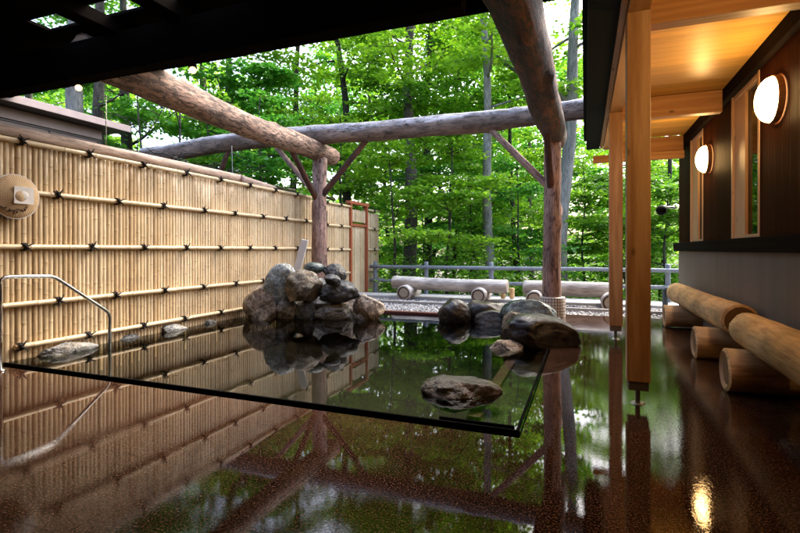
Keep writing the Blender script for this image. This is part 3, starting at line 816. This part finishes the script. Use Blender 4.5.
# upper wall in pieces round two windows
wins = [(5.15, 6.03), (7.35, 8.16)]; ZT = 2.66
segs_ = [(-4.5, 5.15), (6.03, 7.35), (8.16, YE)]
for a, b in segs_:
    box('upper_wall', bh, M['dark_boards'], WX + .005, WX + .16, a + .001, b - .001, 1.168, ZT, .002)
box('wall_plate', bh, M['dark_trim'], WX - .05, WX + .16, -4.5, YE, ZT + .002, 2.84, .004)
for a, b in wins:
    fr = bmesh.new()
    bbox(fr, WX - .0, WX + .12, a, a + .045, 1.17, ZT, 0, .003); bbox(fr, WX - .0, WX + .12, b - .045, b, 1.17, ZT, 0, .003)
    bbox(fr, WX + .01, WX + .12, a + .046, b - .046, ZT - .05, ZT, 0, .003); bbox(fr, WX + .01, WX + .12, a + .046, b - .046, 1.17, 1.2, 0, .003)
    wo = obj('window', mesh_from(fr), bh, [M['jamb']])
    p = bmesh.new(); bbox(p, WX + .05, WX + .056, a + .03, b - .03, 1.19, ZT - .03)
    obj('pane', mesh_from(p), wo, [M['glass']])
    p = bmesh.new(); bbox(p, WX + .02, WX + .047, b - .4, b - .047, 1.2, ZT - .051)
    obj('side_board', mesh_from(p), wo, [M['jamb_gloss']])
# closed dark room behind the wall
bm = bmesh.new(); bbox(bm, WX + .16, 5.2, -4.5, YE, -.1, 3.1)
for f in bm.faces: f.normal_flip()
obj('inner_room', mesh_from(bm), bh, [plain('room_dark', (.05, .035, .025), .8)])
for f_ in (0,):
    pass
# ceiling, beams, roof
cx0, cx1 = .41, WX - .05
for a, b in ((-4.4, 1.16), (1.165, 3.6), (3.72, 6.14), (6.26, 8.36)):
    bm = bmesh.new(); bbox(bm, cx0, cx1, a, b, 2.8, 2.83)
    obj('ceiling_panel', mesh_from(bm), bh, [M['ceiling']])
bm = bmesh.new(); bbox(bm, .27, .405, 0, 1, 0, 1); bm.free()
box('header_beam', bh, M['pine_y'], .272, .405, -4.4, 8.4, 2.66, 2.83)
box('edge_board', bh, M['pine_y'], .225, .268, -4.4, 8.42, 2.69, 2.86)
for y in (1.1, 3.66, 6.2, 8.42): box('cross_beam', bh, M['pine_x'], .408, cx1 - .002, y - .058, y + .058, 2.56, 2.797)
box('tie_beam', bh, M['pine_x'], .12, cx1 - .002, 8.28, 8.36, 2.44, 2.555)
box('roof', bh, M['black'], -.02, 5.4, -4.6, 8.62, 2.87, 3.0)
box('eave', bh, M['black'], .02, .222, -4.6, 8.5, 2.7, 2.868)
for y, zf in ((3.66, .16), (6.2, .16)):
    po = box('post', bh, M['pine_z'], .265, .41, y - .0725, y + .0725, zf, 2.658, .006)
    b_ = bmesh.new()
    bbox(b_, .275, .40, y - .062, y + .062, .1, .158, 0, .003)
    r_ = bmesh.ops.create_cone(b_, segments=16, radius1=.016, radius2=.016, depth=.1, cap_ends=True)
    for v in r_['verts']: v.co += Vector((.337, y, .05))
    r_ = bmesh.ops.create_cone(b_, segments=20, radius1=.05, radius2=.04, depth=.008, cap_ends=True)
    for v in r_['verts']: v.co += Vector((.337, y, .004))
    obj('post_foot', mesh_from(b_), po, [M['post_steel']])
# unseen wall added behind the camera to block light and darken the near end
box('light_blocking_wall', bh, M['dark_boards'], -10, WX, -4.7, -4.52, -.1, 3.2)
# downpipe at the far corner
obj('downpipe', tube_mesh([(0, 0, 0), (0, 0, 2.5)], .035, 12), bh, [plain('blue_black_pipe', (.02, .035, .06), .35)], (WX + .06, YE + .06, .1))
# drain fitting on the ground
dp = obj('drain_fitting', tube_mesh(rounded([(0, 0, -.1), (0, 0, .28), (.12, 0, .28), (.2, 0, .28)], .05), .045, 12), None, [plain('blue_grey_pipe', (.04, .06, .08), .5)], (1.28, 9.3, .1))
tag(dp, 'bent blue-grey pipe stub by the far corner of the building', 'pipe')

def wall_lamp(y, z, r, lab):
    t = thing('wall_lamp', (WX, y, z), lab, 'lamp', 'round lit lamps on the dark boarded wall')
    bm = bmesh.new(); rings = []
    for a in range(9):
        th = math.pi / 2 * a / 8
        rings.append([bm.verts.new((-.045 - .1 * math.sin(th), r * .95 * max(.02, math.cos(th)) * math.cos(q), r * .95 * max(.02, math.cos(th)) * math.sin(q))) for q in [2 * math.pi * k / 36 for k in range(36)]])
    for a, b in zip(rings, rings[1:]):
        for k in range(36): bm.faces.new((a[k], a[(k + 1) % 36], b[(k + 1) % 36], b[k])).smooth = True
    bm.faces.new(rings[-1])
    obj('lamp_shade', mesh_from(bm), t, [M['lamp_glow']], (WX, y, z))
    bm = bmesh.new(); rings = []
    for x, q in ((0, r), (-.04, r), (-.048, r * .985), (-.045, r * .96), (-.03, r * .955)):
        rings.append([bm.verts.new((x, q * math.cos(a), q * math.sin(a))) for a in [2 * math.pi * k / 36 for k in range(36)]])
    for a, b in zip(rings, rings[1:]):
        for k in range(36): bm.faces.new((a[k], a[(k + 1) % 36], b[(k + 1) % 36], b[k])).smooth = True
    obj('lamp_rim', mesh_from(bm), t, [wood('lamp_wood', (.3, .14, .06), (.42, .22, .1), 'X')], (WX, y, z))
wall_lamp(4.72, 2.27, .19, 'nearest round wall lamp, glowing white, right of the near window')
wall_lamp(2.3, 2.27, .19, 'added round wall lamp out of view beside the viewer, warming the near post')  # extra lamp outside the frame, added to light the near veranda post
wall_lamp(7.0, 2.19, .175, 'farther round wall lamp glowing between the two windows')

sp = thing('security_light', (1.4, 9.12, 1.72), 'small black round light on an arm at the far building corner', 'light')
obj('arm', tube_mesh([(0, 0, 0), (-.12, .02, .02), (-.2, .02, -.01)], .018, 8), sp, [M['steel']], (1.42, 9.1, 1.75))
bm = bmesh.new(); bmesh.ops.create_uvsphere(bm, u_segments=16, v_segments=10, radius=.085)
obj('head', mesh_from(bm), sp, [M['black']], (1.2, 9.12, 1.72), None, True)

# ------------------------------------------------------------------ log benches
def bench(name, label, group, mats, seat, supports, base):
    t = thing(name, base, label, 'bench', group)
    log('seat', t, mats, *seat[:2], seat[2], seat[3], seat[4], bump=.015, wob=.02)
    for i, (p, q, r_, rim) in enumerate(supports): log('support', t, mats, p, q, r_, r_ * .97, seat[4] + 3 + i, bump=.012, wob=.0, rim=rim)
hm = [M['seat_wood'], M['seat_end'], M['seat_rim']]
GB = 'honey coloured log benches along the building'
bench('log_bench', 'nearer honey-coloured log bench against the wall under the windows', GB, hm,
      ((1.2, 4.5, .42), (1.12, 1.2, .42), .135, .145, 61), [((.98, 4.22, .155), (1.44, 4.22, .155), .158, .2), ((.98, 1.9, .155), (1.44, 1.9, .155), .158, .2)], (1.2, 3, 0))
bench('log_bench', 'farther honey-coloured log bench by the wall, next to the far building corner', GB, hm,
      ((1.25, 7.95, .43), (1.27, 4.98, .43), .14, .145, 71), [((1.0, 5.42, .15), (1.44, 5.42, .15), .153, .2), ((1.02, 7.45, .15), (1.44, 7.45, .15), .15, .2)], (1.25, 6.5, 0))
wm = [M['bench_bark'], M['bench_end'], M['bench_rim']]
GW = 'weathered log benches before the railing'
bench('log_bench', 'left grey-white log bench on the gravel before the railing', GW, wm,
      ((-3.98, 9.95, .33), (-1.46, 9.8, .31), .145, .135, 81), [((-3.6, 9.55, .14), (-3.6, 10.3, .14), .155, .25), ((-1.98, 9.45, .14), (-1.98, 10.2, .14), .15, .25)], (-2.7, 9.8, 0))
bench('log_bench', 'right grey-white log bench behind the tiled post', GW, wm,
      ((-1.12, 9.75, .31), (.62, 9.65, .29), .14, .145, 91), [((-.9, 9.35, .13), (-.9, 10.1, .13), .15, .22), ((.42, 9.2, .12), (.42, 10, .12), .16, .25)], (-.2, 9.7, 0))
for i, (px_, lab) in enumerate(((503, 'left of two short wooden stakes in the gap between the grey benches'), (512, 'right of two short wooden stakes in the gap between the grey benches'))):
    x, y = at(px_, 9.9)
    o = obj('stake', log_mesh(.2, .05, .05, 95 + i, bump=.01, wob=0), None, [M['seat_wood'], M['bench_end']], (x, y, .06)); tag(o, lab, 'stake', 'wooden stakes')

# ------------------------------------------------------------------ railing
rl = thing('railing', (-1.5, 10.9, -.1), 'blue-grey two-rail barrier at the edge of the forest', 'railing')
def wavy(x0, x1, y, z, r_, s):
    n_ = 24
    return tube_mesh([(x0 + (x1 - x0) * i / n_, y + .01 * noise.noise(Vector((i * .5, s, 0))), z + .012 * noise.noise(Vector((i * .4, s, 5)))) for i in range(n_ + 1)], r_, 10)
obj('rail', wavy(-5.0, 3.8, 10.9, .64, .042, 1), rl, [M['rail_grey']])
obj('rail', wavy(-5.0, 3.8, 10.9, .3, .04, 2), rl, [M['rail_grey']])
for px_ in (375, 426, 491, 556, 611, 668): 
    r = (px_ - 400) / F; t_ = 10.95 / (SY * r + CY); x = (CY * r - SY) * t_
    log('post', rl, [M['rail_grey'], M['rail_grey']], (x, 10.97, -.4), (x, 10.97, .76), .052, .05, int(px_), segs=12, bump=.01, wob=0)

# ------------------------------------------------------------------ trees
def leaves(centres, L, seed, tilt=.55, aspect=.72):
    """numpy: one folded leaf blade per centre -> verts, faces"""
    rs = np.random.RandomState(seed); n_ = len(centres)
    az = rs.uniform(0, 2 * np.pi, n_); dr = rs.uniform(-.7, .25, n_)
    a = np.stack([np.cos(az) * np.cos(dr), np.sin(az) * np.cos(dr), np.sin(dr)], 1)
    up = np.stack([rs.normal(0, tilt, n_), rs.normal(0, tilt, n_), np.ones(n_)], 1)
    s = np.cross(a, up); s /= np.linalg.norm(s, axis=1, keepdims=True) + 1e-9
    l = (L * rs.uniform(.65, 1.25, n_))[:, None]; w_ = l * aspect * .5
    nrm = np.cross(s, a)
    p = centres
    v = np.stack([p, p + a * l * .45 + s * w_ - nrm * l * .1, p + a * l, p + a * l * .45 - s * w_ - nrm * l * .1], 1).reshape(-1, 3)
    return v

def quad_mesh(v):
    n_ = len(v) // 4
    me = bpy.data.meshes.new('leaves')
    me.vertices.add(len(v)); me.vertices.foreach_set('co', v.astype(np.float32).ravel())
    me.loops.add(n_ * 4); me.loops.foreach_set('vertex_index', np.arange(n_ * 4, dtype=np.int32))
    me.polygons.add(n_); me.polygons.foreach_set('loop_start', np.arange(0, n_ * 4, 4, dtype=np.int32))
    me.polygons.foreach_set('loop_total', np.full(n_, 4, dtype=np.int32))
    me.update(calc_edges=True); me.validate(); return me

def tree_parts(h, r, lean, seed, z0=.25, nl=22, reach=3.0, L=.165, per=72, spr=.62, segs=10, fork=None, z1=1.0, side=None, lmin=.3):
    """trunk with limbs (one mesh) + crown of leaf sprays on those limbs (one mesh), base at the origin"""
    rnd = random.Random(seed); rs = np.random.RandomState(seed)
    bm = bmesh.new()
    def add(pts, rad, sg=segs):
        me = tube_mesh(pts, rad, sg, True); bm.from_mesh(me); bpy.data.meshes.remove(me)
    def trunk_at(f):
        w_ = .25 * h / 12
        return Vector((lean[0] * f + w_ * noise.noise(Vector((f * 3, seed, 0))), lean[1] * f + w_ * noise.noise(Vector((f * 3, seed, 7))), h * f))
    o = trunk_at(0)
    tp = [trunk_at(i / 26) - Vector((o.x, o.y, 0)) for i in range(27)]
    add(tp, [r * (1.25 - .25 * min(1, i / 2)) * (1 - .75 * (i / 26)) * (1 + .08 * noise.noise(Vector((i * .7, seed, 3)))) for i in range(27)], 14)
    cs = []
    def spray(c, rad, k, droop=0):
        q = rs.normal(0, 1, (k, 3)) * np.array([rad, rad, rad * .16]) * .55
        q[:, 2] -= (q[:, 0] ** 2 + q[:, 1] ** 2) * .22
        cs.append(q + np.array(c))
    limbs = [(z0 + (z1 - z0) * ((i + rnd.random()) / nl) ** .9, None) for i in range(nl)]
    for i, (f, _) in enumerate(limbs):
        f = min(f, .985)
        b = trunk_at(f) - Vector((o.x, o.y, 0)); az = i * 2.4 + rnd.uniform(-.5, .5)
        if side is not None and rnd.random() < .65: az = side + rnd.uniform(-.8, .8)
        ln = reach * (1 - .55 * max(0, (f - .5) / .5)) * rnd.uniform(lmin + .25, 1.1); el = rnd.uniform(-.05, .65) + .5 * max(0, f - .6)
        d = Vector((math.cos(az) * math.cos(el), math.sin(az) * math.cos(el), math.sin(el)))
        pts = [b]
        for k in range(6):
            d = (d + Vector((rnd.uniform(-.18, .18), rnd.uniform(-.18, .18), rnd.uniform(-.16, .1)))).normalized()
            pts.append(pts[-1] + d * ln / 6)
        if rnd.random() < (.1 if f < .4 else .38): continue
        r0 = max(.012, r * .3 * (1 - .6 * f)); add(pts, [r0 * (1 - .93 * k / 6) + .003 for k in range(7)], 6)
        for k in range(2, 7):
            if rnd.random() < .2: continue
            p = pts[k]
            for q in range(2 if k < 5 else 3):
                sd = Vector((rnd.uniform(-1, 1), rnd.uniform(-1, 1), rnd.uniform(-.25, .3))) * spr * 1.1
                add([p, p + sd * .6 + Vector((0, 0, .05)), p + sd], [.012, .008, .004], 4)
                spray(p + sd, spr * rnd.uniform(.6, 1.15), int(per * rnd.uniform(.5, 1.25)))
    if fork:
        for (f, d, ln) in fork:
            b = trunk_at(f) - Vector((o.x, o.y, 0)); d = Vector(d).normalized()
            pts = [b + d * ln * k / 6 + Vector((0, 0, .06 * ln * math.sin(k))) for k in range(7)]
            add(pts, [r * .5 * (1 - .6 * k / 6) for k in range(7)], 10)
            for k in (4, 5, 6):
                for q in range(3): spray(pts[k] + Vector((rnd.uniform(-.7, .7), rnd.uniform(-.7, .7), rnd.uniform(-.1, .4))), spr, per)
    tm = mesh_from(bm)
    for m_ in (): pass
    c = np.concatenate(cs); return tm, quad_mesh(leaves(c, L, seed + 1)), len(c)

def tree(px, t, h, r, label, leafm, barkm, seed, name='tree', dz=None, group='trees beyond the railing', **k):
    x, y = at(px, t); z = gz_(x, y) - .05 if dz is None else dz
    ymin = k.pop('ymin', 11.3)
    lean = k.pop('lean', (random.Random(seed).uniform(-.4, .4), random.Random(seed + 1).uniform(-.4, .4)))
    root = thing(name, (x, y, z), label, 'tree', group)
    tm, cm, n_ = tree_parts(h, r, lean, seed, **k)
    co = np.empty(len(cm.vertices) * 3, np.float32); cm.vertices.foreach_get('co', co); co = co.reshape(-1, 4, 3)
    wx, wy = co[:, 0, 0] + x, co[:, 0, 1] + y
    yl = np.where(wx > -5.4, ymin, 9.0); ok_ = (wy > yl) & ~((wx > -11) & (wx < -5.4) & (wy < 9.2))
    cm = quad_mesh(co[ok_].reshape(-1, 3))
    obj('trunk', tm, root, [M[barkm]], (x, y, z), None, True); obj('crown', cm, root, [M[leafm]], (x, y, z))
    return root
def lean_px(dp, t, h): return (dp * t / F * CY * h / (250 * t / F + 2.4), dp * t / F * SY * h / (250 * t / F + 2.4))

T = tree
T(408, 15.0, 15, .23, 'thick upright grey-brown trunk left of the slim pale leaning one', 'leaf_maple', 'bark_brown', 101, lean=lean_px(4, 15, 15), z0=.36, nl=24)
T(428, 17.5, 15, .19, 'darker trunk close on the right of the thick grey-brown trunk', 'leaf_oak', 'bark_dark', 102, lean=lean_px(2, 17.5, 15), z0=.4, nl=20)
T(493, 14.0, 14, .16, 'slim pale grey trunk leaning left between the grey benches', 'leaf_maple', 'bark_grey', 103, lean=lean_px(-12, 14, 14), z0=.38, nl=22)
T(561, 13.5, 14, .23, 'thickest pale grey trunk leaning right behind the tiled log post, with a side limb', 'leaf_oak', 'bark_grey', 104, lean=lean_px(16, 13.5, 14), z0=.5, nl=20, fork=[(.42, (-.8, .2, .75), 3.2)])
T(352, 17.0, 13, .2, 'dark trunk behind the left pergola post, between its braces', 'leaf_maple', 'bark_dark', 105, lean=lean_px(-14, 17, 13), z0=.3, nl=24)
T(76, 12.5, 13, .28, 'thick grey trunk behind the shed, left of a pair', 'leaf_oak', 'bark_grey', 106, lean=(0, 0), z0=.42, nl=20)
T(97, 13.0, 13, .2, 'brown trunk behind the shed, right of a pair', 'leaf_cool', 'bark_brown', 107, lean=(.1, 0), z0=.4, nl=20)
T(131, 15.5, 13, .22, 'dark trunk behind the bamboo fence, just right of the shed roof', 'leaf_cool', 'bark_dark', 108, z0=.22, nl=26)
T(230, 14.5, 13, .15, 'leafy tree whose crown fills the space under the left log beam', 'leaf_cool', 'bark_brown', 109, z0=.2, nl=30, per=110)
T(290, 17.0, 14, .15, 'bright leafy tree above the far middle of the bamboo fence', 'leaf_maple', 'bark_brown', 110, z0=.2, nl=30)
T(452, 19.0, 13, .11, 'thin dark trunk right of the dark one near the left bench', 'leaf_oak', 'bark_dark', 111, z0=.18, nl=26)
T(470, 21.0, 13, .12, 'thin dark trunk just left of the slim pale leaning trunk', 'leaf_cool', 'bark_dark', 112, z0=.18, nl=24)
T(517, 18.5, 13, .12, 'thin dark trunk right of the slim pale leaning trunk', 'leaf_maple', 'bark_dark', 113, z0=.16, nl=28)
T(532, 23.0, 13, .14, 'thin trunk deep in the wood just left of the tiled post', 'leaf_oak', 'bark_brown', 114, z0=.15, nl=26)
T(611, 17.5, 13, .11, 'slender trunk seen just left of the veranda posts', 'leaf_maple', 'bark_dark', 115, z0=.2, nl=26)
T(664, 15.5, 11, .1, 'small leafy tree seen between the veranda posts and the building', 'leaf_oak', 'bark_dark', 116, z0=.12, nl=26, reach=2.4)
T(372, 20.5, 14, .14, 'tree deep in the wood right of the left pergola post', 'leaf_oak', 'bark_brown', 117, z0=.2, nl=26)
T(195, 18.0, 14, .17, 'tree further back behind the fence, under the lit bulb', 'leaf_maple', 'bark_brown', 118, z0=.2, nl=28)
T(20, 16.0, 13, .17, 'tree behind the shed at the left edge', 'leaf_oak', 'bark_brown', 119, z0=.2, nl=24)

# saplings with low horizontal sprays of young leaves
def sap(px, t, h, seed, label, m='leaf_maple', **k):
    k.setdefault('nl', 15); k.setdefault('reach', 1.7); k.setdefault('z0', .3)
    return tree(px, t, h, .045, label, m, 'bark_dark', seed, name='sapling', group='saplings with low leaf sprays', per=62, spr=.42, L=.125, **k)
sap(398, 12.4, 3.9, 201, 'sapling whose spray hangs before the red-brown gate frame', reach=1.6, z0=.42, ymin=10.2)
sap(447, 13.0, 4.4, 202, 'sapling of bright sprays above the left bench')
sap(478, 15.5, 4.8, 203, 'sapling right behind the slim pale leaning trunk', 'leaf_oak')
sap(520, 14.5, 4.6, 204, 'sapling between the slim pale trunk and the tiled post', 'leaf_cool')
sap(585, 15.0, 5.2, 205, 'sapling right of the thickest pale trunk')
sap(630, 14.2, 4.4, 206, 'sapling partly hidden behind the veranda posts', 'leaf_oak')
sap(665, 12.6, 3.6, 207, 'sapling against the far corner of the building', 'leaf_oak')
sap(425, 16.0, 5.0, 208, 'sapling standing behind the thick grey-brown trunk', 'leaf_cool')
sap(340, 14.0, 5.4, 209, 'sapling behind the brace of the left pergola post', 'leaf_maple', dz=-.3)
sap(262, 11.6, 5.0, 210, 'sapling right behind the bamboo fence below the log crossing', 'leaf_cool', dz=-.2)
sap(180, 10.5, 4.9, 211, 'feathery blue-green sapling behind the fence below the left log beam', 'leaf_cool', dz=-.2)
sap(150, 11.5, 5.2, 212, 'sapling behind the fence right of the shed', 'leaf_cool', dz=-.2)
sap(505, 20.0, 6.0, 213, 'taller sapling deep in the wood behind the benches gap')
sap(215, 13.0, 5.8, 214, 'bright sapling behind the fence near the hanging wire', 'leaf_maple', dz=-.2)

# second row: one of three kinds copied
protos = []
for s_ in range(3):
    tm, cm, _ = tree_parts(15, .17, (random.Random(s_).uniform(-.6, .6), .3), 300 + s_, z0=.1, nl=30, reach=3.4, L=.27, per=50, spr=.85)
    tm.materials.append(M[('bark_dark', 'bark_brown', 'bark_grey')[s_]]); cm.materials.append(M[('leaf_maple', 'leaf_oak', 'leaf_cool')[s_]])
    tm.polygons.foreach_set('use_smooth', [True] * len(tm.polygons))
    protos.append((tm, cm))
BACK = [(40, 30), (255, 31), (345, 32), (435, 31), (515, 33), (0, 26), (110, 28), (210, 29), (300, 28), (390, 29), (475, 30), (550, 27), (625, 29), (700, 26), (-80, 25)]
for i, (px_, t_) in enumerate(BACK):
    x, y = at(px_, t_); z = gz_(x, y)
    root = thing('background_tree', (x, y, z), 'tree in the dim second row of the wood behind the nearer trunks', 'tree', 'second row of forest trees')
    tm, cm = protos[i % 3]
    for nm, me in (('trunk', tm), ('crown', cm)):
        o = bpy.data.objects.new(nm, me); link(o, root); 
    root.rotation_euler = (0, 0, i * 1.7); root.scale = (1, 1, .8 + .3 * random.Random(i).random())
# far wood as one mass and the undergrowth
rs = np.random.RandomState(77)
cs = []
for k in range(210):
    px_ = rs.uniform(-150, 850); t_ = rs.uniform(32, 46); x, y = at(px_, t_)
    z = rs.uniform(-4, 5) if rs.rand() < .85 else rs.uniform(4, 9); cs.append(rs.normal(0, 1, (110, 3)) * [1.3, 1.3, .6] + [x, y, z])
tag(obj('distant_woods', quad_mesh(leaves(np.concatenate(cs), .5, 5)), None, [M['leaf_oak']]), kind='stuff')
cs = []
for k in range(1300):
    px_ = rs.uniform(-60, 900); t_ = rs.uniform(12.2, 24); x, y = at(px_, t_)
    if y < 11.4: continue
    z = gz_(x, y); hh = rs.uniform(.3, 1.5)
    cs.append(rs.normal(0, 1, (75, 3)) * [.38, .38, .26 * hh] + [x, y, z + hh * .6])
tag(obj('undergrowth', quad_mesh(leaves(np.concatenate(cs), .12, 6)), None, [M['leaf_oak']]), kind='stuff')

# ------------------------------------------------------------------ light, sky, camera
W = bpy.data.worlds.new('World'); S.world = W; W.use_nodes = True
nt = W.node_tree; bg = nt.nodes['Background']
sky = nt.nodes.new('ShaderNodeTexSky'); sky.sky_type = 'NISHITA'; sky.sun_disc = False
SUN_EL, SUN_AZ = 52, 22                    # azimuth from +Y towards +X
sky.sun_elevation = R(SUN_EL); sky.sun_rotation = R(SUN_AZ); sky.air_density = 1.0; sky.dust_density = 6.0; sky.ozone_density = 1.0
nt.links.new(sky.outputs[0], bg.inputs[0]); bg.inputs[1].default_value = .15
sd = bpy.data.lights.new('sun', 'SUN'); sd.energy = 1.0; sd.angle = R(45); sd.color = (1, .96, .9)
so = bpy.data.objects.new('sun', sd); link(so)
d = Vector((math.sin(R(SUN_AZ)) * math.cos(R(SUN_EL)), math.cos(R(SUN_AZ)) * math.cos(R(SUN_EL)), math.sin(R(SUN_EL))))
so.rotation_mode = 'QUATERNION'; so.rotation_quaternion = d.to_track_quat('Z', 'Y')

cam = bpy.data.cameras.new('camera'); co = bpy.data.objects.new('camera', cam); link(co)
co.location = (0, 0, H); co.rotation_euler = (R(90), 0, YAW)
cam.sensor_width = 36; cam.lens = 36 * F / 800; cam.shift_y = -16.5 / 800; cam.clip_end = 1500; cam.clip_start = .05
S.camera = co
S.view_settings.view_transform = 'Standard'; S.view_settings.look = 'None'; S.view_settings.gamma = 1
S.view_settings.use_curve_mapping = False; S.view_settings.exposure = 2.65
S.cycles.use_denoising = True
S.cycles.max_bounces = 8; S.cycles.transparent_max_bounces = 8
S.cycles.caustics_reflective = False; S.cycles.caustics_refractive = False
S.cycles.sample_clamp_indirect = 6
